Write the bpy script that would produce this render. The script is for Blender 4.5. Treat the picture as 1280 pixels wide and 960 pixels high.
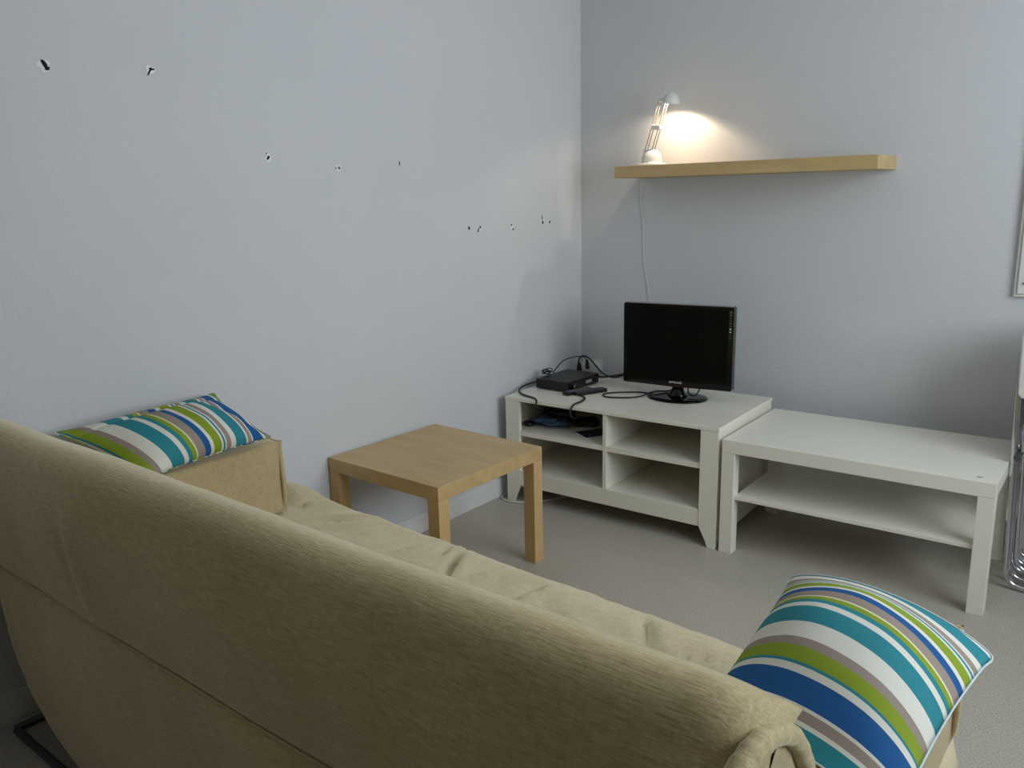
import bpy, bmesh, math, random
from mathutils import Vector, Matrix, noise

for o in list(bpy.data.objects): bpy.data.objects.remove(o)
S = bpy.context.scene
C = S.collection
PI = math.pi

def lin(r, g, b):
    f = lambda c: (c/255)/12.92 if c/255 <= .04045 else (((c/255)+.055)/1.055)**2.4
    return (f(r), f(g), f(b), 1)

# ------------------------------------------------------------------ camera
cd = bpy.data.cameras.new('camera'); cam = bpy.data.objects.new('camera', cd); C.objects.link(cam)
cd.sensor_width = 36; cd.lens = 36*1032.73/1280; cd.clip_start = .02; cd.clip_end = 100
R = Matrix(((0.78695295, -0.11906582, 0.60541588, 2.30267),
            (0.61663252, 0.1862193, -0.76490961, -3.49007),
            (-0.02166553, 0.97526699, 0.21996569, 1.34977),
            (0, 0, 0, 1)))
cam.matrix_world = R
S.camera = cam

# ------------------------------------------------------------------ world, daylight, exposure
w = bpy.data.worlds.new('daylight'); S.world = w; w.use_nodes = True
wn = w.node_tree.nodes; bg = wn['Background']
bg.inputs[0].default_value = lin(190, 210, 235); bg.inputs[1].default_value = .6
S.view_settings.view_transform = 'Standard'; S.view_settings.look = 'None'
S.view_settings.gamma = 1; S.view_settings.use_curve_mapping = False
S.view_settings.exposure = 0.0

def area(name, loc, rot, sx, sy, power, col):
    l = bpy.data.lights.new(name, 'AREA'); l.shape = 'RECTANGLE'; l.size = sx; l.size_y = sy
    l.energy = power; l.color = col
    o = bpy.data.objects.new(name, l); C.objects.link(o); o.location = loc; o.rotation_euler = rot
    return o
# daylight outside the glazed door of the right-hand wall
WX = 3.35
area('window_daylight', (WX+.28, -1.58, 1.70), (0, PI/2, 0), 1.4, 1.7, 55, (.85, .93, 1.0))

# ------------------------------------------------------------------ helpers
def new_mat(name):
    m = bpy.data.materials.new(name); m.use_nodes = True
    nt = m.node_tree; b = nt.nodes['Principled BSDF']
    return m, nt, b
def simple(name, col, rough=.5, metal=0, spec=.5, vary=.0, scale=30, bump=0, bscale=200, coat=0):
    m, nt, b = new_mat(name)
    b.inputs['Roughness'].default_value = rough; b.inputs['Metallic'].default_value = metal
    b.inputs['Specular IOR Level'].default_value = spec
    b.inputs['Coat Weight'].default_value = coat
    tc = nt.nodes.new('ShaderNodeTexCoord')
    n = nt.nodes.new('ShaderNodeTexNoise'); n.inputs['Scale'].default_value = scale; n.inputs['Detail'].default_value = 4
    nt.links.new(tc.outputs['Object'], n.inputs['Vector'])
    r = nt.nodes.new('ShaderNodeValToRGB')
    c = lin(*col); k = vary
    r.color_ramp.elements[0].position = .3; r.color_ramp.elements[1].position = .7
    r.color_ramp.elements[0].color = (c[0]*(1-k), c[1]*(1-k), c[2]*(1-k), 1)
    r.color_ramp.elements[1].color = (min(1, c[0]*(1+k)), min(1, c[1]*(1+k)), min(1, c[2]*(1+k)), 1)
    nt.links.new(n.outputs['Fac'], r.inputs['Fac']); nt.links.new(r.outputs['Color'], b.inputs['Base Color'])
    if bump:
        n2 = nt.nodes.new('ShaderNodeTexNoise'); n2.inputs['Scale'].default_value = bscale; n2.inputs['Detail'].default_value = 3
        nt.links.new(tc.outputs['Object'], n2.inputs['Vector'])
        bp = nt.nodes.new('ShaderNodeBump'); bp.inputs['Strength'].default_value = bump; bp.inputs['Distance'].default_value = .002
        nt.links.new(n2.outputs['Fac'], bp.inputs['Height']); nt.links.new(bp.outputs['Normal'], b.inputs['Normal'])
    return m

def wall_mat():
    m, nt, b = new_mat('textured_wall_paint')
    b.inputs['Roughness'].default_value = .85; b.inputs['Specular IOR Level'].default_value = .2
    tc = nt.nodes.new('ShaderNodeTexCoord')
    v = nt.nodes.new('ShaderNodeTexNoise'); v.inputs['Scale'].default_value = 85; v.inputs['Detail'].default_value = 3; v.inputs['Roughness'].default_value = .55
    v2 = nt.nodes.new('ShaderNodeTexNoise'); v2.inputs['Scale'].default_value = 2.2
    nt.links.new(tc.outputs['Object'], v.inputs['Vector']); nt.links.new(tc.outputs['Object'], v2.inputs['Vector'])
    r = nt.nodes.new('ShaderNodeValToRGB'); r.color_ramp.elements[0].color = lin(207, 208, 210); r.color_ramp.elements[1].color = lin(214, 215, 217)
    nt.links.new(v2.outputs['Fac'], r.inputs['Fac']); nt.links.new(r.outputs['Color'], b.inputs['Base Color'])
    bp = nt.nodes.new('ShaderNodeBump'); bp.inputs['Strength'].default_value = .38; bp.inputs['Distance'].default_value = .004
    nt.links.new(v.outputs['Fac'], bp.inputs['Height']); nt.links.new(bp.outputs['Normal'], b.inputs['Normal'])
    return m
def floor_mat():
    m, nt, b = new_mat('speckled_vinyl')
    b.inputs['Roughness'].default_value = .42; b.inputs['Specular IOR Level'].default_value = .4
    tc = nt.nodes.new('ShaderNodeTexCoord')
    n = nt.nodes.new('ShaderNodeTexNoise'); n.inputs['Scale'].default_value = 210; n.inputs['Detail'].default_value = 4; n.inputs['Roughness'].default_value = .7
    r = nt.nodes.new('ShaderNodeValToRGB'); cr = r.color_ramp
    cr.elements[0].position = .34; cr.elements[0].color = lin(152, 145, 133)
    cr.elements[1].position = .66; cr.elements[1].color = lin(206, 199, 186)
    e = cr.elements.new(.5); e.color = lin(182, 175, 162)
    nt.links.new(tc.outputs['Object'], n.inputs['Vector'])
    nt.links.new(n.outputs['Fac'], r.inputs['Fac']); nt.links.new(r.outputs['Color'], b.inputs['Base Color'])
    return m
def wood_mat(name, c0, c1, along='x', rough=.4):
    m, nt, b = new_mat(name); b.inputs['Roughness'].default_value = rough
    tc = nt.nodes.new('ShaderNodeTexCoord'); mp = nt.nodes.new('ShaderNodeMapping')
    s = {'x': (1.6, 9, 9), 'y': (9, 1.6, 9), 'z': (9, 9, 1.6)}[along]
    mp.inputs['Scale'].default_value = s
    n = nt.nodes.new('ShaderNodeTexNoise'); n.inputs['Scale'].default_value = 2.2; n.inputs['Detail'].default_value = 6; n.inputs['Distortion'].default_value = .7
    n2 = nt.nodes.new('ShaderNodeTexNoise'); n2.inputs['Scale'].default_value = 18; n2.inputs['Detail'].default_value = 4
    nt.links.new(tc.outputs['Object'], mp.inputs['Vector']); nt.links.new(mp.outputs['Vector'], n.inputs['Vector']); nt.links.new(mp.outputs['Vector'], n2.inputs['Vector'])
    mx = nt.nodes.new('ShaderNodeMix'); mx.inputs[0].default_value = .35
    nt.links.new(n.outputs['Fac'], mx.inputs[2]); nt.links.new(n2.outputs['Fac'], mx.inputs[3])
    r = nt.nodes.new('ShaderNodeValToRGB'); r.color_ramp.elements[0].position = .35; r.color_ramp.elements[1].position = .68
    r.color_ramp.elements[0].color = lin(*c0); r.color_ramp.elements[1].color = lin(*c1)
    nt.links.new(mx.outputs[0], r.inputs['Fac']); nt.links.new(r.outputs['Color'], b.inputs['Base Color'])
    return m
def woven_mat(name, c0, c1, bump=.5):
    # ribbed chenille: threads along the UV axes
    m, nt, b = new_mat(name); b.inputs['Roughness'].default_value = .9; b.inputs['Specular IOR Level'].default_value = .15
    b.inputs['Sheen Weight'].default_value = .9; b.inputs['Sheen Roughness'].default_value = .4
    b.inputs['Sheen Tint'].default_value = lin(235, 228, 205)
    tc = nt.nodes.new('ShaderNodeTexCoord')
    def nz(sc, s, det=3):
        mp = nt.nodes.new('ShaderNodeMapping'); mp.inputs['Scale'].default_value = s
        n = nt.nodes.new('ShaderNodeTexNoise'); n.inputs['Scale'].default_value = sc; n.inputs['Detail'].default_value = det
        nt.links.new(tc.outputs['Object'], mp.inputs['Vector']); nt.links.new(mp.outputs['Vector'], n.inputs['Vector'])
        return n
    a = nz(1, (38, 300, 300), 2); bb = nz(1, (260, 60, 60), 2); cc = nz(1, (3, 3, 3), 3)
    m1 = nt.nodes.new('ShaderNodeMix'); m1.inputs[0].default_value = .30
    nt.links.new(a.outputs['Fac'], m1.inputs[2]); nt.links.new(bb.outputs['Fac'], m1.inputs[3])
    m2 = nt.nodes.new('ShaderNodeMix'); m2.inputs[0].default_value = .3
    nt.links.new(m1.outputs[0], m2.inputs[2]); nt.links.new(cc.outputs['Fac'], m2.inputs[3])
    r = nt.nodes.new('ShaderNodeValToRGB'); r.color_ramp.elements[0].position = .33; r.color_ramp.elements[1].position = .67
    r.color_ramp.elements[0].color = lin(*c0); r.color_ramp.elements[1].color = lin(*c1)
    nt.links.new(m2.outputs[0], r.inputs['Fac']); nt.links.new(r.outputs['Color'], b.inputs['Base Color'])
    bp = nt.nodes.new('ShaderNodeBump'); bp.inputs['Strength'].default_value = bump; bp.inputs['Distance'].default_value = .0015
    nt.links.new(m1.outputs[0], bp.inputs['Height']); nt.links.new(bp.outputs['Normal'], b.inputs['Normal'])
    return m
TEAL = (50, 136, 148); WHITE = (226, 224, 212); TAUPE = (158, 143, 132); GREEN = (140, 160, 48); BLUE = (34, 92, 150); CREAM = (228, 224, 180)
STR = [(.0, WHITE), (.020, TAUPE), (.041, WHITE), (.047, TEAL), (.054, WHITE), (.062, GREEN), (.094, WHITE), (.107, BLUE),
       (.132, TAUPE), (.160, CREAM), (.167, GREEN), (.183, TEAL), (.199, WHITE), (.216, TEAL), (.266, WHITE), (.308, TAUPE),
       (.328, GREEN), (.359, TEAL), (.364, WHITE), (.377, BLUE), (.425, WHITE), (.432, TAUPE), (.449, WHITE), (.457, TEAL)]
def stripe_mat():
    m, nt, b = new_mat('striped_canvas'); b.inputs['Roughness'].default_value = .85; b.inputs['Specular IOR Level'].default_value = .2
    uv = nt.nodes.new('ShaderNodeUVMap'); uv.uv_map = 'UVMap'
    sp = nt.nodes.new('ShaderNodeSeparateXYZ'); nt.links.new(uv.outputs['UV'], sp.inputs[0])
    md = nt.nodes.new('ShaderNodeMath'); md.operation = 'MULTIPLY'; md.inputs[1].default_value = 1/.505
    nt.links.new(sp.outputs['Y'], md.inputs[0])
    fr = nt.nodes.new('ShaderNodeMath'); fr.operation = 'FRACT'; nt.links.new(md.outputs[0], fr.inputs[0])
    r = nt.nodes.new('ShaderNodeValToRGB'); cr = r.color_ramp; cr.interpolation = 'CONSTANT'
    cr.elements[0].position = 0; cr.elements[0].color = lin(*STR[0][1])
    cr.elements[1].position = STR[-1][0]/.505; cr.elements[1].color = lin(*STR[-1][1])
    for p, c in STR[1:-1]:
        e = cr.elements.new(p/.505); e.color = lin(*c)
    nt.links.new(fr.outputs[0], r.inputs['Fac'])
    mp = nt.nodes.new('ShaderNodeMapping'); mp.inputs['Scale'].default_value = (260, 600, 1)
    n = nt.nodes.new('ShaderNodeTexNoise'); n.inputs['Scale'].default_value = 1; n.inputs['Detail'].default_value = 3
    nt.links.new(uv.outputs['UV'], mp.inputs['Vector']); nt.links.new(mp.outputs['Vector'], n.inputs['Vector'])
    mr = nt.nodes.new('ShaderNodeMapRange'); mr.inputs[3].default_value = .86; mr.inputs[4].default_value = 1.12
    nt.links.new(n.outputs['Fac'], mr.inputs[0])
    vm = nt.nodes.new('ShaderNodeVectorMath'); vm.operation = 'SCALE'
    nt.links.new(r.outputs['Color'], vm.inputs[0]); nt.links.new(mr.outputs[0], vm.inputs['Scale'])
    nt.links.new(vm.outputs[0], b.inputs['Base Color'])
    bp = nt.nodes.new('ShaderNodeBump'); bp.inputs['Strength'].default_value = .3; bp.inputs['Distance'].default_value = .001
    nt.links.new(n.outputs['Fac'], bp.inputs['Height']); nt.links.new(bp.outputs['Normal'], b.inputs['Normal'])
    return m
def emit_mat(name, col, s):
    m, nt, b = new_mat(name); b.inputs['Emission Color'].default_value = lin(*col); b.inputs['Emission Strength'].default_value = s
    b.inputs['Base Color'].default_value = lin(*col)
    return m
def glass_mat(name):
    m, nt, b = new_mat(name); b.inputs['Transmission Weight'].default_value = 1; b.inputs['Roughness'].default_value = .02; b.inputs['IOR'].default_value = 1.02
    return m

M = dict(
    wall=wall_mat(), floor=floor_mat(),
    darkwall=simple('brown_wall_paint', (172, 156, 128), .8, vary=.03),
    ceil=simple('ceiling_paint', (228, 228, 225), .9, vary=.02),
    base=simple('baseboard_paint', (222, 222, 218), .4, vary=.02),
    birch=wood_mat('birch_veneer', (186, 154, 102), (206, 178, 128), 'x'),
    birchz=wood_mat('birch_veneer_upright', (196, 160, 106), (210, 176, 124), 'z'),
    shelfw=wood_mat('birch_shelf_veneer', (188, 160, 108), (206, 180, 130), 'x', .5),
    white=simple('white_lacquer', (240, 236, 220), .28, vary=.012, scale=4),
    white2=simple('white_foil', (242, 238, 224), .28, vary=.012, scale=4),
    sofa=woven_mat('beige_chenille', (176, 156, 114), (216, 200, 160)),
    bolster=woven_mat('beige_bolster_cloth', (172, 150, 110), (200, 180, 140), .3),
    seat=woven_mat('cream_beige_cloth', (196, 178, 142), (222, 208, 176), .3),
    stripe=stripe_mat(),
    whitepipe=simple('white_piping', (205, 222, 224), .8, vary=.05),
    pipeblue=simple('striped_piping', (90, 120, 110), .8, vary=.3, scale=40),
    black=simple('black_plastic', (14, 14, 16), .35, vary=.1),
    gloss=simple('glossy_black', (7, 7, 9), .10, vary=.0, spec=.25, coat=.15),
    screen=simple('dark_screen', (7, 7, 8), .25, vary=.0, spec=.15),
    side=simple('grey_plastic', (92, 92, 96), .4, vary=.05),
    silver=simple('silver_trim', (165, 168, 170), .3, metal=.6, vary=.03),
    red=simple('dark_red_trim', (72, 20, 20), .25),
    chrome=simple('chrome_tube', (205, 205, 210), .14, metal=1, vary=.02),
    darkmetal=simple('dark_metal', (84, 90, 94), .45, metal=.5, vary=.1),
    cable=simple('black_rubber', (15, 15, 16), .5),
    wcable=simple('white_rubber', (205, 203, 195), .5),
    wplastic=simple('white_plastic', (226, 226, 222), .35, vary=.01),
    offwhite=simple('ivory_plastic', (228, 218, 195), .4, vary=.02),
    rod=simple('brown_grey_rod', (96, 84, 72), .5),
    hole=simple('dark_hole', (22, 20, 18), .95, vary=.3, scale=300),
    chip=simple('chipped_plaster', (238, 238, 236), .95, vary=.05, scale=300),
    bag=simple('blue_plastic_bag', (60, 86, 120), .3, vary=.3, scale=25),
    paper=simple('dark_blue_booklet', (38, 40, 66), .4, vary=.3, scale=60),
    glass=glass_mat('clear_glass'),
    bulb=emit_mat('halogen_bulb', (255, 232, 190), 60),
    lens=emit_mat('lit_reflector_ring', (255, 240, 215), 4),
    frame=simple('window_frame_paint', (232, 232, 230), .4),
)

def link(name, bm, mat, parent=None, smooth=False, bevel=0, seg=2):
    me = bpy.data.meshes.new(name); bm.normal_update(); bm.to_mesh(me); bm.free()
    for mm in (mat if isinstance(mat, (list, tuple)) else [mat]): me.materials.append(mm)
    o = bpy.data.objects.new(name, me); C.objects.link(o)
    if parent: o.parent = parent
    if smooth:
        for p in me.polygons: p.use_smooth = True
    if bevel:
        md = o.modifiers.new('bevel', 'BEVEL'); md.width = bevel; md.segments = seg; md.limit_method = 'ANGLE'; md.angle_limit = math.radians(40)
    return o
def thing(name, label, cat, loc=(0, 0, 0), rz=0, group=None):
    o = bpy.data.objects.new(name, None); C.objects.link(o); o.location = loc; o.rotation_euler = (0, 0, rz)
    o.empty_display_size = .05; o['label'] = label; o['category'] = cat
    if group: o['group'] = group
    return o
def tag(o, label, cat, group=None):
    o['label'] = label; o['category'] = cat
    if group: o['group'] = group
    return o
def struct(o): o['kind'] = 'structure'; return o
def box(bm, x0, x1, y0, y1, z0, z1):
    v = [bm.verts.new(p) for p in ((x0,y0,z0),(x1,y0,z0),(x1,y1,z0),(x0,y1,z0),(x0,y0,z1),(x1,y0,z1),(x1,y1,z1),(x0,y1,z1))]
    for f in ((0,3,2,1),(4,5,6,7),(0,1,5,4),(1,2,6,5),(2,3,7,6),(3,0,4,7)): bm.faces.new([v[i] for i in f])
def bx(*a):
    bm = bmesh.new(); box(bm, *a); return bm
def prism(bm, pts, axis, a, b):
    # pts 2D; axis 'y' -> pts are (x,z); 'x' -> (y,z); 'z' -> (x,y)
    def P(p, t): return {'y': (p[0], t, p[1]), 'x': (t, p[0], p[1]), 'z': (p[0], p[1], t)}[axis]
    va = [bm.verts.new(P(p, a)) for p in pts]; vb = [bm.verts.new(P(p, b)) for p in pts]; n = len(pts)
    for i in range(n): bm.faces.new((va[i], va[(i+1) % n], vb[(i+1) % n], vb[i]))
    bm.faces.new(va[::-1]); bm.faces.new(vb)
    bmesh.ops.recalc_face_normals(bm, faces=bm.faces)
def smooth_path(pts, n=8, closed=False):
    P = [Vector(p) for p in pts]; out = []; N = len(P)
    rng = range(N if closed else N-1)
    for i in rng:
        if closed: p0, p1, p2, p3 = P[(i-1) % N], P[i], P[(i+1) % N], P[(i+2) % N]
        else: p0, p1, p2, p3 = P[max(i-1, 0)], P[i], P[i+1], P[min(i+2, N-1)]
        for k in range(n):
            t = k/n
            out.append(.5*((2*p1)+(-p0+p2)*t+(2*p0-5*p1+4*p2-p3)*t*t+(-p0+3*p1-3*p2+p3)*t**3))
    if not closed: out.append(P[-1])
    return out
def tube(bm, pts, r, seg=8, closed=False, sm=8, rf=None):
    P = smooth_path(pts, sm, closed) if sm else [Vector(p) for p in pts]
    N = len(P); rings = []; up = None
    for i, p in enumerate(P):
        a = P[(i-1) % N] if closed or i else P[0]; b = P[(i+1) % N] if closed or i < N-1 else P[-1]
        t = (b-a)
        t = t.normalized() if t.length > 1e-9 else Vector((0, 0, 1))
        if up is None:
            up = Vector((0, 0, 1)) if abs(t.z) < .9 else Vector((1, 0, 0))
        up = (up - t*up.dot(t)).normalized(); s = t.cross(up)
        rr = r*(rf(i/(N-1)) if rf else 1)
        rings.append([bm.verts.new(p+(up*math.cos(2*PI*k/seg)+s*math.sin(2*PI*k/seg))*rr) for k in range(seg)])
    for i in range(N if closed else N-1):
        A, B = rings[i], rings[(i+1) % N]
        for k in range(seg): bm.faces.new((A[k], A[(k+1) % seg], B[(k+1) % seg], B[k]))
    if not closed: bm.faces.new(rings[0][::-1]); bm.faces.new(rings[-1])
    bmesh.ops.recalc_face_normals(bm, faces=bm.faces)
def tb(pts, r, **k):
    bm = bmesh.new(); tube(bm, pts, r, **k); return bm
def lathe(bm, prof, seg=40, c=(0, 0), sx=1, sy=1):
    rings = []
    for r, z in prof:
        if r < 1e-6: rings.append([bm.verts.new((c[0], c[1], z))])
        else: rings.append([bm.verts.new((c[0]+r*sx*math.cos(2*PI*k/seg), c[1]+r*sy*math.sin(2*PI*k/seg), z)) for k in range(seg)])
    for A, B in zip(rings, rings[1:]):
        if len(A) == 1 and len(B) == 1: continue
        for k in range(seg):
            k2 = (k+1) % seg
            if len(A) == 1: bm.faces.new((A[0], B[k2], B[k]))
            elif len(B) == 1: bm.faces.new((A[k], A[k2], B[0]))
            else: bm.faces.new((A[k], A[k2], B[k2], B[k]))
    bmesh.ops.recalc_face_normals(bm, faces=bm.faces)
def lt(prof, **k):
    bm = bmesh.new(); lathe(bm, prof, **k); return bm
def sstep(a, b, x):
    t = max(0, min(1, (x-a)/(b-a))); return t*t*(3-2*t)
def lerpf(tab, x):
    if x <= tab[0][0]: return tab[0][1]
    for (a, b), (c, d) in zip(tab, tab[1:]):
        if x <= c: return b+(d-b)*(x-a)/(c-a)
    return tab[-1][1]

# ------------------------------------------------------------------ room
YF, H = -4.9, 2.55
struct(link('floor', bx(0, WX, YF, 0, -.12, 0), M['floor']))
struct(link('ceiling', bx(-.15, WX+.2, YF-.15, .15, H, H+.12), M['ceil']))
wl = struct(link('wall_left', bx(-.15, 0, YF-.15, .15, -.12, H), M['wall']))
struct(link('wall_back', bx(0, WX, 0, .15, -.12, H), M['wall']))
struct(link('wall_front', bx(0, WX, YF-.15, YF, -.12, H), M['darkwall']))
# right wall with a glazed opening
WY0, WY1, WZ0, WZ1 = -2.43, -.73, 1.0, 2.4
bm = bmesh.new()
box(bm, WX, WX+.2, YF-.15, WY0, -.12, H); box(bm, WX, WX+.2, WY1, .15, -.12, H)
box(bm, WX, WX+.2, WY0, WY1, -.12, WZ0); box(bm, WX, WX+.2, WY0, WY1, WZ1, H)
struct(link('wall_right', bm, M['wall']))
wf = struct(bpy.data.objects.new('window_1', None)); C.objects.link(wf); wf.location = (WX+.1, (WY0+WY1)/2, WZ0)
def wb(a, b, c, d): # y,z ranges relative
    return bx(-.025, .025, a, b, c, d)
hw = (WY1-WY0)/2; hh = WZ1-WZ0
for nm, a in (('window_frame', (-hw, -hw+.05, 0, hh)), ('window_frame', (hw-.05, hw, 0, hh)), ('window_frame', (-hw+.05, hw-.05, 0, .05)),
              ('window_frame', (-hw+.05, hw-.05, hh-.05, hh)), ('mullion', (-.03, .03, .05, hh-.05))):
    link(nm, wb(*a), M['frame'], wf, bevel=.004)

# baseboards
struct(link('baseboard_left', bx(0, .006, YF, 0, 0, .085), M['base'], bevel=.002))
struct(link('baseboard_back', bx(.006, WX, -.008, 0, 0, .085), M['base'], bevel=.002))

# holes left in the wall by old fixings (worn marks of the wall itself)
def ragged(y, z, pts, rim, seed):
    rnd = random.Random(seed)
    if rim:
        bm = bmesh.new(); n = 14
        c0 = bm.verts.new((.0016, y, z)); ring = []
        for k in range(n):
            a = 2*PI*k/n; rr = rim*.8*rnd.uniform(.6, 1.1)
            ring.append(bm.verts.new((.0003, y+rr*math.cos(a), z+rr*math.sin(a))))
        for k in range(n): bm.faces.new((c0, ring[k], ring[(k+1) % n]))
        bmesh.ops.recalc_face_normals(bm, faces=bm.faces)
        link('chipped_plaster', bm, M['chip'], wl)
    bm = bmesh.new()
    for (dy, dz, ra, rb, ang) in pts:
        n = 12; c0 = bm.verts.new((.0026, y+dy, z+dz)); ring = []
        for k in range(n):
            a = 2*PI*k/n; u = .8*ra*rnd.uniform(.75, 1.15)*math.cos(a); v = rb*rnd.uniform(.75, 1.15)*math.sin(a)
            ring.append(bm.verts.new((.0018, y+dy+u*math.cos(ang)-v*math.sin(ang), z+dz+u*math.sin(ang)+v*math.cos(ang))))
        for k in range(n): bm.faces.new((c0, ring[k], ring[(k+1) % n]))
    bmesh.ops.recalc_face_normals(bm, faces=bm.faces)
    link('wall_hole', bm, M['hole'], wl)
k = .0023
ragged(-2.467, 1.703, [(0, .004, .008, .012, .5), (.006, -.006, .008, .006, 0)], .022, 1)
ragged(-2.181, 1.721, [(0, .002, .006, .005, 0), (-.005, -.007, .003, .011, -.5), (.008, .002, .006, .0025, .2)], .018, 2)
ragged(-1.813, 1.492, [(0, 0, .005, .008, -.6), (-.006, .012, .002, .003, 0)], .018, 3)
ragged(-1.526, 1.463, [(.002, 0, .005, .0055, 0), (-.012, 0, .002, .006, .3)], .018, 4)
ragged(-1.231, 1.485, [(0, 0, .004, .009, 0)], .009, 5)
ragged(-.847, 1.23, [(0, 0, .006, .008, 0)], 0, 6)
ragged(-.781, 1.224, [(.006, .007, .006, .006, 0), (-.006, -.004, .004, .012, -.5)], .016, 7)
ragged(-.556, 1.222, [(-.004, .01, .006, .005, 0), (.006, -.009, .006, .005, 0)], .016, 8)
ragged(-.326, 1.238, [(0, -.003, .008, .008, 0), (-.003, .018, .003, .015, .1)], .018, 9)
ragged(-.269, 1.235, [(0, 0, .006, .006, 0)], 0, 10)

# ------------------------------------------------------------------ beige sofa bed
sofa = thing('sofa_bed', 'beige ribbed fabric sofa bed seen from behind in the foreground', 'sofa', (1.09, -2.4, 0))
SO = Vector((1.09, -2.4, 0))
def off(bm, v):
    for q in bm.verts: q.co -= v
    return bm
prof = [(-2.735, .045), (-2.795, .056), (-2.803, .108), (-2.812, .19), (-2.816, .30), (-2.815, .42), (-2.812, .49), (-2.805, .508), (-2.816, .525), (-2.832, .62),
        (-2.838, .70), (-2.826, .775), (-2.805, .828), (-2.768, .851), (-2.725, .843), (-2.685, .812), (-2.650, .765), (-2.615, .69),
        (-2.575, .60), (-2.55, .50), (-2.54, .42), (-2.56, .30), (-2.60, .15), (-2.66, .06)]
xl_t = [(.04, .50), (.056, .416), (.108, .285), (.19, .20), (.30, .14), (.42, .10), (.6, .07), (.87, .06)]
xr_t = [(.04, 1.72), (.056, 1.78), (.108, 1.88), (.19, 1.97), (.30, 2.02), (.42, 2.040), (.6, 2.047), (.87, 2.047)]
def backrest():
    bm = bmesh.new()
    P = smooth_path([(0, a, b) for a, b in prof], 4, True)
    nx = 150; rows = []
    for i in range(nx+1):
        u = i/nx; u = .5-.5*math.cos(PI*u) if False else u
        # finer spacing at the ends
        u = u + (-.09)*math.sin(2*PI*u)/1.0*.9
        de = min(u, 1-u)*2.0          # metres from the nearer end
        rnd = 1-(1-min(1, de/.085))**2
        rnd = math.sqrt(max(rnd, 0))
        if u < .5: rnd = .45+.55*rnd
        row = []
        for p in P:
            y, z = p.y, p.z
            if z > .6: z += .008*(1-u)*sstep(.6, .85, z)
            a = lerpf(xl_t, z); b = lerpf(xr_t, z)
            x = a+(b-a)*u
            cy = -2.70-.03*(z-.45)
            amt = .055 if y < cy else .05
            ty = y+(amt*(1-rnd) if y < cy else -amt*(1-rnd))
            tz = z-(sstep(.72, .87, z)*.045*(1-rnd))
            # soft folds and gathers
            f = noise.noise(Vector((x*3.1, 3.3, z*2.3)))*.008*sstep(.1, .4, z)
            f += noise.noise(Vector((x*9, 1.3, z*3+x*3)))*.003
            f -= .010*math.exp(-((x-.62+.12*(z-.7))/.018)**2-((z-.66)/.09)**2)-.006*math.exp(-((x-.66+.12*(z-.7))/.03)**2-((z-.66)/.1)**2)
            g = sstep(1.87, 2.0, x)*(1-sstep(2.02, 2.045, x))
            f += g*.006*math.sin(46*(z+.6*y)+5*noise.noise(Vector((x*6, 0, z*9))))*(1-.4*(y > cy))
            d = Vector((0, ty-cy, (tz-.62) if tz > .62 else 0))
            if d.length > 1e-4: d.normalize()
            row.append(bm.verts.new((x, ty+d.y*f, tz+d.z*(f-.004)*.6)))
        rows.append(row)
    n = len(P)
    for A, B in zip(rows, rows[1:]):
        for j in range(n): bm.faces.new((A[j], A[(j+1) % n], B[(j+1) % n], B[j]))
    bm.faces.new(rows[0][::-1]); bm.faces.new(rows[-1])
    bmesh.ops.recalc_face_normals(bm, faces=bm.faces)
    return off(bm, SO)
link('backrest', backrest(), M['sofa'], sofa, smooth=True)
# stitched seam across the rear of the cover
bm = bmesh.new(); tube(bm, [(.10, -2.809, .508), (.6, -2.811, .509), (1.1, -2.811, .507), (1.6, -2.81, .509), (2.02, -2.80, .508)], .0025, seg=6)
link('seam', off(bm, SO), M['sofa'], sofa, smooth=True)
def roll(x0, pts, r):
    bm = bmesh.new(); tube(bm, pts, r, seg=12, closed=True, sm=8, rf=lambda t: 1+.035*math.sin(t*170)); return off(bm, SO)
link('edge_roll', roll(0, [(a-.012, b, c-.010) for a, b, c in [(2.046, -2.832, .800), (2.050, -2.800, .820), (2.053, -2.765, .822), (2.055, -2.725, .808), (2.056, -2.685, .780), (2.056, -2.645, .728), (2.055, -2.612, .66), (2.052, -2.585, .56),
                           (2.05, -2.575, .46), (2.045, -2.62, .36), (2.035, -2.70, .31), (2.03, -2.78, .34), (2.032, -2.825, .45), (2.036, -2.846, .60), (2.040, -2.850, .72)]], .0128), M['sofa'], sofa, smooth=True)

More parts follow.
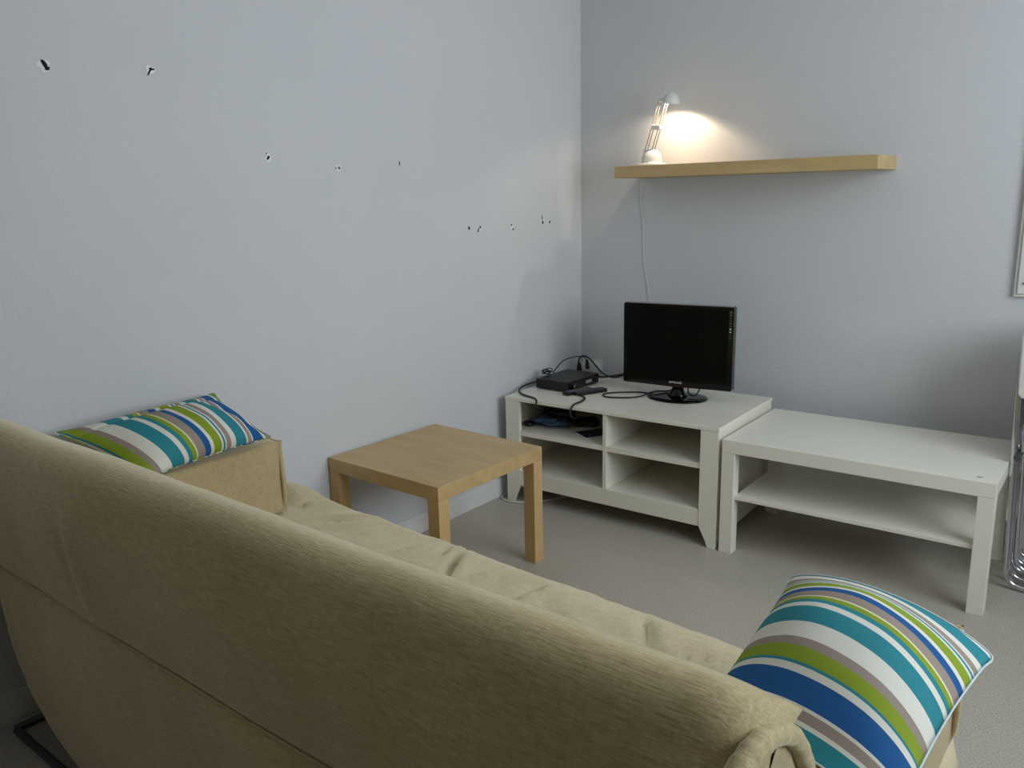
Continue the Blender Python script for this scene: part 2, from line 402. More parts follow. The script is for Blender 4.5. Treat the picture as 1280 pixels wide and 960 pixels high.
def seat_mesh():
    bm = bmesh.new()
    # section: (t along, z) front bottom -> front top -> back
    nx, rows = 140, []
    sec = []
    for z in (.07, .14, .22, .29): sec.append((0, z))
    for k in range(8):
        a = PI/2*k/7; sec.append((.075*(1-math.cos(a)), .335+.075*math.sin(a)))
    for k in range(1, 26): sec.append((.075+k*.0245, .412))
    sec += [(.70, .38), (.70, .20), (.70, .08)]
    for i in range(nx+1):
        u = i/nx
        x = .03+u*2.085
        yf = -1.815-.055*x
        de = min(x-.03, 2.115-x); rn = math.sqrt(max(0, 1-(1-min(1, de/.05))**2))
        row = []
        for t, z in sec:
            y = yf-t
            zz = z; yy = y
            if z > .3 and t < .69:
                zz -= .05*(1-rn)
                fl = (sstep(.26, .30, x) if t > .14 else 1)*((1-sstep(1.83, 1.87, x)) if t > .06 else 1); z_in = zz
                zz += .006*noise.noise(Vector((x*4, t*5, 0)))+.010*abs(noise.noise(Vector((x*9+t*6, t*11, 4.2))))*sstep(0, .12, t)+.0045*noise.noise(Vector((x*24+t*12, t*20, 1)))
                zz += .030*math.exp(-((x-.12)/.10)**2-((t-.12)/.1)**2)
                # creases running back from the front edge
                for cx, ct, ang, L, dd in ((.76, .13, .4, .09, .011), (.93, .16, -.5, .10, .014), (1.62, .17, 1.0, .13, .012), (1.35, .22, -1.1, .1, .01), (.42, .16, .8, .1, .008), (.22, .2, .2, .12, .014), (.84, .08, -.3, .05, .008), (1.02, .10, .5, .06, .008), (1.18, .14, .2, .07, .007), (1.50, .12, -.6, .07, .009), (1.76, .10, .5, .08, .009), (.58, .10, .6, .06, .006)):
                    a = (x-cx)*math.cos(ang)+(t-ct)*math.sin(ang); b = -(x-cx)*math.sin(ang)+(t-ct)*math.cos(ang)
                    zz -= dd*1.5*math.exp(-(a/.011)**2-(b/L)**2)
                    zz += dd*.9*math.exp(-((a-.026)/.018)**2-(b/L)**2)
                zz = z_in-.004+(zz-z_in+.004)*fl
            else:
                yy += .012*noise.noise(Vector((x*5, z*3, 7)))
            yy += .006*noise.noise(Vector((x*7, 0, 2.2)))
            yy -= .03*(1-rn) if t < .3 else 0
            row.append(bm.verts.new((x, yy, zz)))
        rows.append(row)
    n = len(sec)
    for A, B in zip(rows, rows[1:]):
        for j in range(n): bm.faces.new((A[j], A[(j+1) % n], B[(j+1) % n], B[j]))
    bm.faces.new(rows[0][::-1]); bm.faces.new(rows[-1])
    bmesh.ops.recalc_face_normals(bm, faces=bm.faces)
    return off(bm, SO)
link('seat', seat_mesh(), M['seat'], sofa, smooth=True)
bm = bmesh.new()
for yy in (-2.80, -2.45, -2.05): tube(bm, [(.07, yy, .012), (1.0, yy, .012), (2.02, yy, .012)], .010, sm=0)
for xx in (.06, 1.05, 2.0): tube(bm, [(xx, -2.80, .012), (xx, -2.05, .012)], .010, sm=0)
link('metal_frame', off(bm, SO), M['darkmetal'], sofa, smooth=True)
for xx in (.55, 1.55):
    bm = bmesh.new(); tube(bm, [(xx, -2.70, .016), (xx, -2.70, .12)], .016, sm=0)
    link('leg', off(bm, SO), M['darkmetal'], sofa, smooth=True)

# rectangular bolsters standing on the seat ends
def soft_block(sx, sy, sz, r, amp, seed, n=18):
    bm = bmesh.new()
    def g(a): return [-1+2*i/n for i in range(n+1)]
    def put(p):
        v = Vector(p); h = Vector((sx/2-r, sy/2-r, sz/2-r))
        q = Vector((v.x*sx/2, v.y*sy/2, v.z*sz/2))
        c = Vector([max(-h[i], min(h[i], q[i])) for i in range(3)])
        d = q-c
        if d.length > 1e-9: d.normalize(); q = c+d*r
        nn = Vector((v.x if abs(v.x) > .999 else 0, v.y if abs(v.y) > .999 else 0, v.z if abs(v.z) > .999 else 0))
        q += nn*noise.noise(q*7+Vector((seed, 0, 0)))*amp
        q += nn*.006*(1-abs(v.x)**2 if abs(v.x) < .999 else 1)*(1-abs(v.y)**2 if abs(v.y) < .999 else 1)
        return q
    for ax in range(3):
        for s in (-1, 1):
            vs = {}
            for i in range(n+1):
                for j in range(n+1):
                    p = [0, 0, 0]; p[ax] = s; p[(ax+1) % 3] = -1+2*i/n; p[(ax+2) % 3] = -1+2*j/n
                    vs[i, j] = bm.verts.new(put(p))
            for i in range(n):
                for j in range(n):
                    f = (vs[i, j], vs[i+1, j], vs[i+1, j+1], vs[i, j+1])
                    bm.faces.new(f if s > 0 else f[::-1])
    bmesh.ops.remove_doubles(bm, verts=bm.verts, dist=1e-4)
    bmesh.ops.recalc_face_normals(bm, faces=bm.faces)
    return bm
def bolster(x0, x1, y0, y1, z0, z1, label, rz=0):
    cx, cy, cz = (x0+x1)/2, (y0+y1)/2, (z0+z1)/2
    t = thing('bolster', label, 'bolster', (cx, cy, z0), rz, 'rectangular bolsters on the sofa ends')
    sx, sy, sz = x1-x0, y1-y0, z1-z0
    o = link('cover', soft_block(sx, sy, sz, .012, .006, x0*10), M['bolster'], t, smooth=True); o.location = (0, 0, sz/2)
    for s in (1,):
        bm = bmesh.new(); a = sx/2-.003; b = sz-.005
        yy = s*(sy/2-.002)
        tube(bm, [(-a, yy, .012), (-a, yy, b-.01), (-a+.012, yy, b), (a-.014, yy, b), (a, yy, b-.016), (a, yy, .012), (0, yy,   .006)], .0075, closed=True, sm=6)
        link('piping', bm, M['bolster'], t, smooth=True)
    return t
bolster(.018, .245, -2.52, -2.035, .418, .642, 'beige block-shaped bolster at the far end of the sofa, against the left wall')
bolster(1.880, 2.108, -2.51, -2.060, .418, .640, 'beige block-shaped bolster at the near right end of the sofa, under a cushion')

# ------------------------------------------------------------------ striped cushions
def cushion(A, B, D, Cc, ht, hb, s0, L, sfun, label, wr, bulge_n=None, arch=0.0, ev=.62, seed=0, sw=.4):
    A, B, D, Cc = map(Vector, (A, B, D, Cc)); n = 44
    ctr = (A+B+Cc+D)/4
    N = ((B-A).cross(Cc-A)).normalized()
    if N.z < 0: N = -N
    if bulge_n: N = Vector(bulge_n).normalized()
    t = thing('striped_cushion', label, 'cushion', ctr, 0, 'striped cushions on the sofa')
    bm = bmesh.new(); uvl = bm.loops.layers.uv.new('UVMap')
    def base(u, v):
        pin = .05
        uu = u+(.5-u)*2*pin*(4*v*(1-v))*abs(2*u-1)**2*.6
        vv = v+(.5-v)*2*pin*(4*u*(1-u))*abs(2*v-1)**2*.6
        return (A*(1-uu)*(1-vv)+B*uu*(1-vv)+D*uu*vv+Cc*(1-uu)*vv)+Vector((0, 0, arch*(4*u*(1-u))**.8*(1-.5*v)))
    def hgt(u, v):
        a = max(0, 1-(2*u-1)**2)**.62; b = max(0, 1-(2*v-1)**2)**ev
        return a*b
    def wrk(u, v):
        q = noise.noise(Vector((u*3+seed, v*5, seed)))*wr*hgt(u, v)
        for (cu, cv, ang, l, d) in folds:
            a = (u-cu)*math.cos(ang)+(v-cv)*math.sin(ang); b = -(u-cu)*math.sin(ang)+(v-cv)*math.cos(ang)
            q -= d*math.exp(-(a/.03)**2-(b/l)**2)
        return q
    folds = cushion.folds
    S_ = {}
    for side in (1, -1):
        g = {}
        for i in range(n+1):
            for j in range(n+1):
                u, v = i/n, j/n
                u = .5-.5*math.cos(PI*u)*.5-(.5-u)*.5; v = .5-.5*math.cos(PI*v)*.5-(.5-v)*.5
                if side < 0 and (i in (0, n) or j in (0, n)): g[i, j] = S_[i, j]; continue
                h = hgt(u, v)*(ht if side > 0 else -hb)
                if side > 0: h += wrk(u, v)
                g[i, j] = bm.verts.new(base(u, v)+N*h-ctr)
                if side > 0: S_[i, j] = g[i, j]
        for i in range(n):
            for j in range(n):
                vs = [(i, j), (i+1, j), (i+1, j+1), (i, j+1)]
                f = bm.faces.new([g[q] for q in (vs if side > 0 else vs[::-1])])
                for lp, q in zip(f.loops, (vs if side > 0 else vs[::-1])):
                    u, v = q[0]/n, q[1]/n
                    u = .5-.5*math.cos(PI*u)*.5-(.5-u)*.5; v = .5-.5*math.cos(PI*v)*.5-(.5-v)*.5
                    lp[uvl].uv = (u*sw, s0+v*L+sfun(u, v)+.505)
    bmesh.ops.recalc_face_normals(bm, faces=bm.faces)
    o = link('cover', bm, M['stripe'], t, smooth=True)
    bm = bmesh.new()
    pts = [base(i/12, 0) for i in range(12)]+[base(1, i/12) for i in range(12)]+[base(1-i/12, 1) for i in range(12)]+[base(0, 1-i/12) for i in range(12)]
    tube(bm, [p-ctr for p in pts], .0017, seg=6, closed=True, sm=3)
    uvl = bm.loops.layers.uv.new('UVMap')
    for f in bm.faces:
        for lp in f.loops:
            q = lp.vert.co+ctr; v = (q-A).dot(Cc-A)/(Cc-A).length_squared; u = (q-A).dot(B-A)/(B-A).length_squared
            lp[uvl].uv = (u*sw, s0+v*L+sfun(u, v)+.505)
    link('piping', bm, M[cushion.pipe], t, smooth=True)
    return t
cushion.folds = []; cushion.pipe = 'whitepipe'
cushion((1.828, -2.078, .656), (2.172, -2.212, .682), (2.142, -2.640, .672), (1.868, -2.560, .650), .054, .006, -.004, .50, lambda u, v: -(.05*sstep(.45, 1, u)+.004*sstep(0, .25, u))*(1-v)**2,
        'striped teal, green and blue cushion at the near right end of the sofa', .006, arch=.047, ev=1.25, seed=3)
cushion.folds = [(.17, .5, 0, .42, .016), (.45, .16, 1.25, .5, .012), (.35, .50, 1.5, .4, .008)]; cushion.pipe = 'stripe'
cushion((.055, -2.125, .785), (.272, -2.085, .672), (.325, -2.50, .672), (.072, -2.60, .776), .105, .035, .345, .53, lambda u, v: 0,
        'striped green, taupe and teal cushion leaning on the left wall at the far sofa end', .012, bulge_n=(.80, -.10, .58), ev=.68, seed=8)

# ------------------------------------------------------------------ small birch side table
t = thing('side_table', 'small square birch-veneer side table against the left wall', 'table', (.0065, -1.667, 0), -.0196)
link('tabletop', bx(0, .55, 0, .55, .40, .45), M['birch'], t, bevel=.0015)
for a, b in ((0, 0), (.5, 0), (0, .5), (.5, .5)):
    link('leg', bx(a, a+.05, b, b+.05, 0, .3995), M['birchz'], t, bevel=.0015)

# ------------------------------------------------------------------ white coffee table
t = thing('coffee_table', 'white rectangular coffee table with a lower shelf, right of the television bench', 'table', (1.0735, -.6757, 0), .0167)
link('tabletop', bx(0, .90, 0, .55, .40, .45), M['white2'], t, bevel=.0015)
for a, b in ((0, 0), (.85, 0), (0, .5), (.85, .5)):
    link('leg', bx(a, a+.05, b, b+.05, 0, .3995), M['white2'], t, bevel=.0015)
link('shelf', bx(.0502, .8498, .012, .538, .217, .232), M['white2'], t, bevel=.001)
link('stain', lt([(0, .4507), (.008, .4506), (.009, .4501)], c=(.845, .045), sy=.5, seg=16), M['hole'] if False else M['side'], t)

# ------------------------------------------------------------------ white television bench
BW, BD, BH = 1.0057, .575, .489
ben = thing('television_bench', 'low white television bench with four open compartments in the corner', 'cabinet', (.0547, -.7041, 0), .0303)
W_ = M['white']
link('top', bx(0, BW, 0, BD, .4725, BH), W_, ben, bevel=.0015)
for s in (0, 1):
    pts = [(0, .472), (.073, .472), (.073, .10), (.070, .078), (.058, .055), (.045, .03), (.034, 0), (0, 0)]
    pts = [(.002+a, b) for a, b in pts]
    if s: pts = [(BW-a, b) for a, b in pts][::-1]
    bm = bmesh.new(); prism(bm, pts, 'y', .0015, .0205); link('front_leg', bm, W_, ben, bevel=.001)
    bm = bmesh.new(); prism(bm, pts, 'y', BD-.022, BD-.003); link('back_leg', bm, W_, ben, bevel=.001)
    a = (.003, .019) if not s else (BW-.019, BW-.003)
    link('side_panel', bx(*a, .021, BD-.0225, .035, .472), W_, ben)
link('bottom_panel', bx(.0195, BW-.0195, .021, BD-.0225, .132, .150), W_, ben)
link('front_rail', bx(.0755, BW-.0755, .0035, .0205, .081, .150), W_, ben, bevel=.001)
link('divider', bx(.500, .516, .004, BD-.0225, .1505, .472), W_, ben)
link('middle_shelf', bx(.0195, .4998, .0215, BD-.0225, .316, .337), W_, ben, bevel=.001)
link('middle_shelf', bx(.5162, BW-.0195, .0215, BD-.0225, .316, .337), W_, ben, bevel=.001)
link('shelf_edge', bx(.0755, .4998, .006, .0214, .316, .337), W_, ben)
link('shelf_edge', bx(.5162, BW-.0755, .006, .0214, .316, .337), W_, ben)
link('back_panel', bx(.0755, BW-.0755, BD-.0223, BD-.018, .132, .472), W_, ben)

# ------------------------------------------------------------------ television
TZ = BH
tv = thing('television', 'small black flat-screen television on a round glossy stand', 'television', (.708, -.325, TZ), .13)
# local x along width, -y towards the viewer
w2, zb, zt = .2405, .057, .408
def rrect(x0, x1, z0, z1, r, n=5):
    P = []
    for cx, cz, a0 in ((x1-r, z1-r, 0), (x0+r, z1-r, 90), (x0+r, z0+r, 180), (x1-r, z0+r, 270)):
        for k in range(n+1):
            a = math.radians(a0+90*k/n); P.append((cx+r*math.cos(a), cz+r*math.sin(a)))
    return P
bm = bmesh.new(); prism(bm, rrect(-w2, w2, zb, zt, .008), 'y', -.028, -.003); link('bezel', bm, M['gloss'], tv, bevel=.002)
bm = bmesh.new(); prism(bm, rrect(-w2-.001, w2+.002, zb-.001, zt+.001, .01), 'y', -.003, .012); link('casing_rim', bm, M['side'], tv, bevel=.003)
bm = bmesh.new(); prism(bm, rrect(-.19, .19, zb+.04, zt-.03, .03), 'y', .012, .042); link('rear_housing', bm, M['black'], tv, bevel=.012)
link('screen', bx(-w2+.017, w2-.022, -.0292, -.0281, zb+.032, zt-.014), M['screen'], tv)
bm = bmesh.new(); prism(bm, [(-w2+.004, zb+.006), (w2-.006, zb+.006), (w2-.02, zb+.001), (0, zb-.004), (-w2+.02, zb+.001)], 'y', -.0275, -.012)
link('lower_lip', bm, M['red'], tv, bevel=.001)
link('top_edge', bx(-w2+.004, w2-.004, -.0265, -.004, zt+.0, zt+.0022), M['silver'], tv)
# control sticker on the right of the bezel
st = link('sticker', bx(w2-.0195, w2-.004, -.0292, -.0283, zt-.145, zt-.012), M['black'], tv)
for k, (dz, wd, hh2, mt) in enumerate(((.022, .010, .007, 'side'), (.034, .004, .004, 'silver'), (.045, .009, .002, 'side'), (.056, .009, .002, 'side'), (.066, .011, .0012, 'silver'),
                                     (.078, .005, .005, 'side'), (.090, .006, .006, 'wplastic'), (.102, .007, .004, 'wplastic'), (.116, .008, .002, 'side'), (.128, .008, .0012, 'silver'))):
    link('printed_icon', bx(w2-.0118-wd/2, w2-.0118+wd/2, -.0298, -.0293, zt-dz-hh2/2, zt-dz+hh2/2), M[mt], st)
cu = bpy.data.curves.new('lettering', 'FONT'); cu.body = 'SAMSUNG'; cu.size = .0125; cu.align_x = 'CENTER'; cu.extrude = .0003
tmp = bpy.data.objects.new('tmp', cu); C.objects.link(tmp)
me = bpy.data.meshes.new_from_object(tmp.evaluated_get(bpy.context.evaluated_depsgraph_get())); bpy.data.objects.remove(tmp)
me.materials.clear(); me.materials.append(M['wplastic'])
lo = bpy.data.objects.new('lettering', me); C.objects.link(lo); lo.parent = tv; lo.location = (.0, -.0290, zb+.013); lo.rotation_euler = (PI/2, 0, 0)
# neck and base
bm = bmesh.new()
rings = []
for z, a, b, yy in ((.008, .046, .036, 0), (.02, .034, .028, 0), (.04, .026, .02, .004), (.06, .024, .016, .010), (.10, .03, .012, .022), (.15, .03, .01, .034)):
    rings.append([bm.verts.new((a*math.cos(2*PI*k/24), yy+b*math.sin(2*PI*k/24), z)) for k in range(24)])
for A_, B_ in zip(rings, rings[1:]):
    for k in range(24): bm.faces.new((A_[k], A_[(k+1) % 24], B_[(k+1) % 24], B_[k]))
bm.faces.new(rings[0][::-1]); bm.faces.new(rings[-1])
link('neck', bm, M['gloss'], tv, smooth=True)
link('base', lt([(0, 0), (.128, 0), (.131, .003), (.128, .006), (.09, .0085), (0, .0095)], seg=64, sy=.80), M['gloss'], tv, smooth=True)

# ------------------------------------------------------------------ decoder box
bxo = thing('decoder_box', 'flat black decoder box at the left end of the television bench', 'decoder', (.085, -.510, BH+.0005), 0.0)
# footprint from the photo: corners (.10,-.52) (.28,-.52) (.275,-.25) (.10,-.25)
link('casing', bx(0, .178, 0, .255, .003, .048), M['black'], bxo, bevel=.004)
link('front_panel', bx(.1782, .1815, .006, .249, .006, .045), M['gloss'], bxo, bevel=.0008)
link('display', bx(.1815, .1822, .14, .19, .018, .032), M['silver'], bxo)
link('button', bx(.1815, .1826, .04, .052, .018, .028), M['silver'], bxo)
for a, b in ((.015, .02), (.155, .02), (.015, .235), (.155, .235)):
    link('foot', lt([(0, 0), (.006, 0), (.006, .0032), (0, .0032)], c=(a, b), seg=12), M['black'], bxo)
def remote(loc, rz, label, L, wd, btn):
    r = thing('remote_control', label, 'remote control', loc, rz, 'remote controls beside the decoder box')
    bm = bmesh.new(); prism(bm, rrect(-wd/2, wd/2, -L/2, L/2, .008), 'z', 0, .016); link('shell', bm, M['black'], r, bevel=.003)
    for i in range(3):
        for j in range(7):
            link('button', bx(-wd/2+.008+i*.0125, -wd/2+.015+i*.0125, -L/2+.02+j*.016, -L/2+.027+j*.016, .0161, .018), M[btn], r)
    return r
remote((.345, -.455, BH+.0005), -.42, 'black remote control lying in front of the decoder box, its right one', .16, .046, 'side')
remote((.298, -.485, BH+.0005), -.30, 'black remote control lying closest against the decoder box front', .15, .040, 'silver')

# ------------------------------------------------------------------ wall socket with adaptor and plug
so = thing('wall_socket', 'white double wall socket with adaptor just above the bench in the corner', 'socket', (.085, 0, .50))
link('plate', bx(-.075, .045, -.010, 0, -.04, .04), M['wplastic'], so, bevel=.003)
bm = lt([(0, 0), (.030, 0), (.032, .006), (.030, .028), (0, .030)], seg=28)
bm.transform(Matrix.Rotation(PI/2, 4, 'X')); o = link('adaptor', bm, M['wplastic'], so, smooth=False, bevel=.002); o.location = (.012, -.0102, 0)
link('adaptor_block', bx(-.062, -.024, -.045, -.0102, -.02, .03), M['wplastic'], so, bevel=.004)

def cord(name, label, cat, pts, r, mat, plug=None):
    c = Vector(pts[0])
    t = thing(name, label, cat, c)
    bm = tb(pts, r); bm.transform(Matrix.Translation(-c)); link('wire', bm, M[mat], t, smooth=True)
    if plug:
        for p, a, r0, r1 in plug:
            bm = tb([Vector(p)-c, (Vector(p)+Vector(a))-c], r0, sm=4, rf=lambda s, q=r1/r0: 1+(q-1)*s); link('plug', bm, M[mat], t, smooth=True)
    return t
cord('power_cable', 'black power cable arching from the wall socket plug to the television', 'cable',
     [(.052, -.105, .535), (.058, -.11, .560), (.085, -.115, .578), (.13, -.13, .572), (.19, -.16, .545), (.26, -.20, .520), (.36, -.24, .525), (.50, -.27, .60)], .0038, 'cable',
     plug=[((.052, -.102, .537), (.000, .002, -.038), .008, .015)])
cord('power_cable', 'thick black cable running from the decoder box towards the television', 'cable',
     [(.245, -.245, .515), (.27, -.225, .512), (.31, -.22, .520), (.38, -.235, .540), (.46, -.26, .58)], .0045, 'cable')
Zs = BH+.0045
cord('loose_cable', 'black cable lying in a loop on the bench in front of the television', 'cable',
     [(.70, -.245, Zs+.03), (.66, -.275, Zs), (.60, -.33, Zs), (.53, -.335, Zs), (.44, -.40, Zs), (.415, -.455, Zs), (.455, -.49, Zs), (.53, -.455, Zs), (.57, -.40, Zs), (.60, -.33, Zs+.012), (.65, -.27, Zs+.012), (.67, -.25, Zs+.06)], .0036, 'cable')
cord('loose_cable', 'short black cable hanging in a small loop under the right of the screen', 'cable',
     [(.735, -.262, .60), (.745, -.30, .53), (.765, -.32, .510), (.79, -.31, .512), (.80, -.275, .56)], .0032, 'cable')
cord('loose_cable', 'black cable coming from the decoder box and hanging over the left front edge', 'cable',
     [(.082, -.49, .515), (.06, -.50, .512), (.035, -.54, .500), (.055, -.60, .494), (.12, -.655, .494), (.215, -.692, .4945), (.236, -.715, .477), (.236, -.712, .452), (.225, -.65, .43), (.215, -.59, .41), (.22, -.54, .385)], .0042, 'cable')
cord('loose_cable', 'black cable running from the remote controls over the front edge of the bench', 'cable',
     [(.335, -.52, .4935), (.385, -.56, .4935), (.405, -.62, .4935), (.412, -.684, .4945), (.412, -.709, .478), (.41, -.706, .452), (.39, -.64, .42), (.34, -.57, .40), (.30, -.52, .36)], .0042, 'cable')
cord('loose_cable', 'thin black cable arching above the decoder box to a small plug', 'cable',
     [(.105, -.40, .545), (.10, -.37, .56), (.105, -.31, .590), (.13, -.25, .600), (.155, -.215, .595), (.165, -.205, .575)], .0026, 'cable',
     plug=[((.165, -.205, .583), (.004, 0, -.045), .007, .011)])
bm = bmesh.new()
for kx in range(4):
    r = .016+.002*kx
    tube(bm, [(.082+r*math.cos(a)*1.1, -.425+r*math.sin(a)*1.2+.003*kx, .5415+.004*kx+.010*math.sin(a+kx)**2) for a in [2*PI*i/8 for i in range(8)]], .0024, seg=6, closed=True, sm=4)
tag(link('coiled_wire', bm, M['cable'], None, smooth=True), 'small tangle of thin black wire on the back left of the decoder box', 'cable')

# things in the upper left compartment
def crumple(cx, cy, cz, rx, ry, rz_, seed, amp=.45, n=4):
    bm = bmesh.new(); bmesh.ops.create_icosphere(bm, subdivisions=n, radius=1)
    for v in bm.verts:
        d = 1+amp*noise.noise(v.co*2.1+Vector((seed, 0, 0)))+amp*.6*abs(noise.noise(v.co*5+Vector((0, seed, 0))))
        v.co = Vector((v.co.x*rx*d, v.co.y*ry*d, v.co.z*rz_*d))
    mz = min(v.co.z for v in bm.verts)
    for v in bm.verts: v.co = Vector((cx+v.co.x, cy+v.co.y, cz+v.co.z-mz))
    return bm
ZS = .3375
tag(link('plastic_bag', crumple(.190, -.53, ZS, .085, .07, .018, 2.2), M['bag'], None, smooth=True), 'crumpled blue plastic bag under cables in the upper left compartment', 'bag')
bm = bmesh.new()
rnd = random.Random(5)
for q in range(13):
    a0 = rnd.uniform(0, 6); r0 = rnd.uniform(.030, .062)
    tube(bm, [(.225+r0*1.2*math.cos(a0+2*PI*i/7)+rnd.uniform(-.006, .006), -.515+r0*.9*math.sin(a0+2*PI*i/7), ZS+.036+q*.0058+rnd.uniform(-.009, .009)) for i in range(7)], .004, seg=6, closed=True, sm=5)
tag(link('coiled_wire', bm, M['cable'], None, smooth=True), 'tangled coil of black cable on the blue bag in the left compartment', 'cable')
pu = thing('black_puck', 'small round black object at the left of the upper left compartment', 'gadget', (.108, -.60, ZS))
link('body', lt([(0, 0), (.022, 0), (.027, .005), (.027, .012), (.020, .019), (0, .021)], seg=28), M['black'], pu, smooth=True)
bk = thing('booklet', 'thin dark blue booklet lying by the divider of the upper left compartment', 'booklet', (.44, -.56, ZS), -.5)
link('pages', bx(-.05, .05, -.07, .07, .0008, .0078), M['wplastic'], bk)
link('cover', bx(-.052, .052, -.072, .072, .0079, .0092), M['paper'], bk)
tag(link('cable_bundle', crumple(.33, -.46, ZS, .055, .04, .015, 6.1, .6), M['black'], None, smooth=True), 'dark bundle of wires behind the booklet in the upper left compartment', 'cable')

# white cable on the floor around the bench's left leg
fc = cord('floor_cable', 'white cable looping on the floor round the left foot of the television bench', 'cable',
     [(.010, -.60, .005), (.012, -.66, .0045), (.030, -.712, .0045), (.085, -.725, .0045), (.14, -.70, .0045), (.20, -.645, .0045), (.26, -.54, .0045), (.285, -.50, .0045)], .0042, 'wcable')
pb = thing('cable_plug', 'small white plug on the floor under the television bench', 'plug', (.305, -.49, 0), .6)
link('body', bx(-.028, .028, -.014, .014, 0, .020), M['wplastic'], pb, bevel=.004)
link('pin', tb([(.028, 0, .010), (.044, 0, .010)], .0035, sm=0), M['silver'], pb)
pb = thing('junction_box', 'small white box on the floor by the wall behind the coffee table', 'junction box', (1.09, -.125, 0), 0)
link('body', bx(-.04, .04, -.03, .03, 0, .032), M['wplastic'], pb, bevel=.004)
link('lid', bx(-.036, .036, -.026, .026, .032, .036), M['wplastic'], pb, bevel=.001)

# ------------------------------------------------------------------ wall shelf
SX, SZ = .3466, 1.4731
sh = link('wall_shelf', bx(0, 1.0986, -.26, 0, -.05, 0), M['shelfw'], None, bevel=.0012)
sh.location = (SX, 0, SZ); tag(sh, 'long floating birch-veneer shelf fixed high on the back wall', 'shelf')

# ------------------------------------------------------------------ desk lamp
LY = -.135
lp = thing('desk_lamp', 'small white desk lamp, lit, on the left end of the wall shelf', 'lamp', (.462, LY, SZ), 0)
link('base', lt([(0, 0), (.062, 0), (.064, .004), (.060, .011), (.046, .013), (.0455, .02), (.044, .035), (.038, .052), (.026, .065), (.010, .071), (0, .072)], seg=48), M['wplastic'], lp, smooth=True)
# arm rods (in the x-z plane, leaning right), two pairs
def rod(x0, z0, x1, z1, y): return tb([(x0, y, z0), (x1, y, z1)], .0017, sm=0)
for y in (-.011, .011):
    link('rod', rod(-.032, .055, .036, .268, y), M['rod'], lp, smooth=True)
    link('rod', rod(.004, .060, .068, .258, y), M['rod'], lp, smooth=True)
jn = bx(-.022, .022, -.016, .016, -.011, .011); o = link('joint', jn, M['wplastic'], lp, bevel=.004); o.location = (.024, 0, .162); o.rotation_euler = (0, .12, 0)
o = link('joint', bx(-.024, .018, -.015, .015, -.009, .009), M['wplastic'], lp, bevel=.004); o.location = (-.012, 0, .062)
o = link('head_joint', bx(-.022, .026, -.0135, .0135, -.008, .008), M['wplastic'], lp, bevel=.004); o.location = (.055, 0, .272)
# dome shade, open below
HX, HZ = .088, .256
prof_o = [(.0355, 0), (.0355, .006), (.034, .018), (.029, .031), (.020, .041), (.009, .046), (0, .047)]
prof_i = [(0, .044), (.009, .043), (.019, .038), (.0275, .029), (.0325, .017), (.034, .006), (.034, 0)]
sd = link('lamp_shade', lt(prof_o+prof_i+[(.0355, 0)], seg=48), M['wplastic'], lp, smooth=True); sd.location = (HX, 0, HZ); sd.rotation_euler = (.07, .12, 0)
bl = link('bulb', lt([(0, .022), (.004, .023), (.0055, .028), (.004, .034), (0, .036)], seg=16), M['bulb'], sd, smooth=True)
ld = bpy.data.lights.new('halogen_light', 'SPOT'); ld.spot_size = math.radians(160); ld.spot_blend = .4; ld.energy = 4.6; ld.color = (1, .80, .55); ld.shadow_soft_size = .006
lo = bpy.data.objects.new('halogen_light', ld); C.objects.link(lo); lo.parent = sd; lo.location = (0, 0, .013)
link('power_cord', tb([(-.062, 0, .006), (-.10, .05, .004), (-.118, .10, .004), (-.128, .128, -.01), (-.131, .1305, -.05), (-.128, .1305, -.15), (-.112, .1305, -.25), (-.105, .1305, -.42), (-.082, .1305, -.56), (-.072, .1305, -.65), (-.07, .1305, -.90)], .0014, seg=6), M['wplastic'], lp, smooth=True)

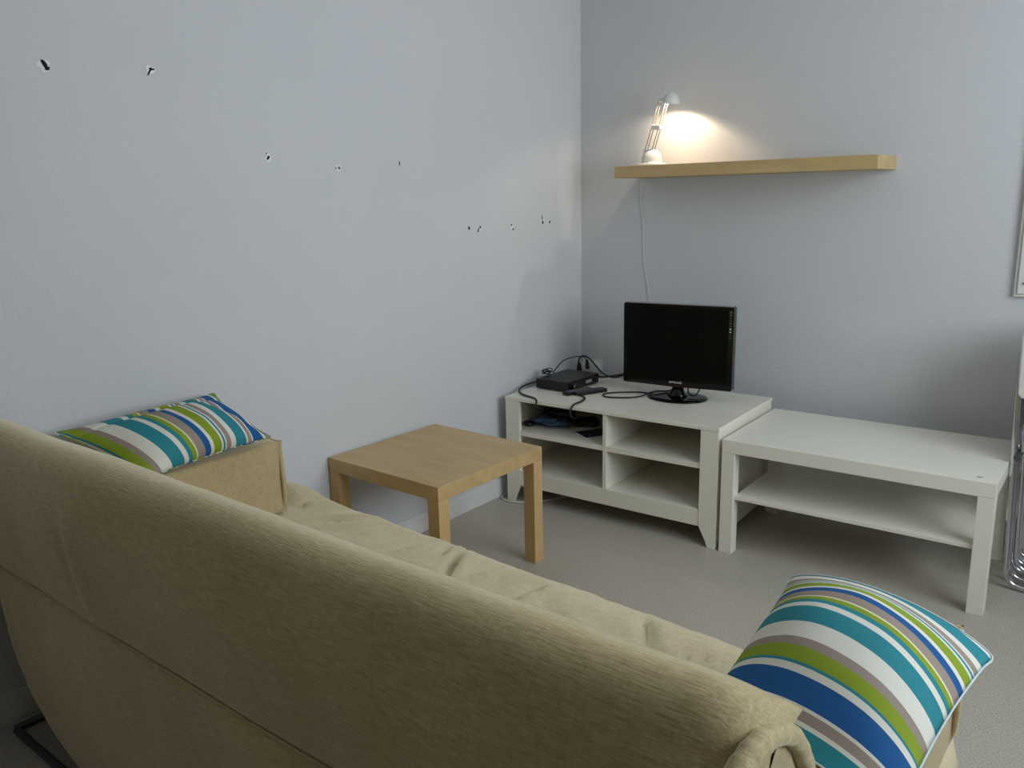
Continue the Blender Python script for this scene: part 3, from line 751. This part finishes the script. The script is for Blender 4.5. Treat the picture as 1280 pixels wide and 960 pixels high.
# ------------------------------------------------------------------ panel on the back wall, right edge of the picture
pn = thing('wall_panel', 'white hinged panel cover on the back wall at the right edge', 'panel', (1.88, 0, .96))
link('frame', bx(0, .42, -.018, 0, 0, .72), M['wplastic'], pn, bevel=.003)
link('door', bx(.012, .408, -.026, -.0185, .012, .708), M['wplastic'], pn, bevel=.002)
link('screw', lt([(0, 0), (.005, 0), (.004, .003), (0, .003)], seg=12), M['silver'], pn).matrix_local = Matrix.Translation((.03, -.026, .05)) @ Matrix.Rotation(PI/2, 4, 'X')

# ------------------------------------------------------------------ folding chairs leaning in a row
def loop_pts(x0, x1, z0, z1, r, y):
    return [(a, y, b) for a, b in rrect(x0, x1, z0, z1, r, 6)]
def folding_chair():
    t = thing('folding_chair', '', 'chair', (0, 0, 0), 0, 'folded chairs stacked at the right')
    link('outer_frame', tb(loop_pts(0, .44, .011, .86, .055, 0), .0095, closed=True, sm=0, seg=12), M['chrome'], t, smooth=True)
    link('inner_frame', tb(loop_pts(.026, .414, .065, .70, .05, .020), .0075, closed=True, sm=0, seg=12), M['chrome'], t, smooth=True)
    bm = bmesh.new(); prism(bm, rrect(.0, .44, .675, .895, .02), 'y', -.026, -.012); link('backrest', bm, M['wplastic'], t, bevel=.004)
    bm = bmesh.new(); prism(bm, rrect(.040, .40, .335 if False else .52, .67, .02), 'y', .004, .010); link('seat', bm, M['wplastic'], t, bevel=.003)
    for sx in (.013, .427): link('hinge', tb([(sx, -.012, .47), (sx, .030, .47)], .012, sm=0), M['darkmetal'], t)
    link('cross_bar', tb([(.012, .006, .47), (.428, .006, .47)], .006, sm=0), M['chrome'], t)
    return t
def copy_tree(o, parent=None):
    c = o.copy(); C.objects.link(c); c.parent = parent
    for ch in list(o.children): copy_tree(ch, c)
    return c
ch0 = folding_chair()
labs = ['front chrome folding chair of the folded row at the right edge', 'second chrome folding chair from the front in the folded row',
        'middle chrome folding chair of the folded row', 'chrome folding chair fourth from the front in the folded row',
        'rearmost chrome folding chair, nearest the back wall']
for i, (x, y) in enumerate(((2.004, -.395), (2.006, -.330), (2.006, -.262), (2.004, -.190), (2.003, -.115))):
    o = ch0 if i == 0 else copy_tree(ch0)
    o.location = (x-.010, y, 0); o.rotation_euler = (0, -.030, 0); o['label'] = labs[i]
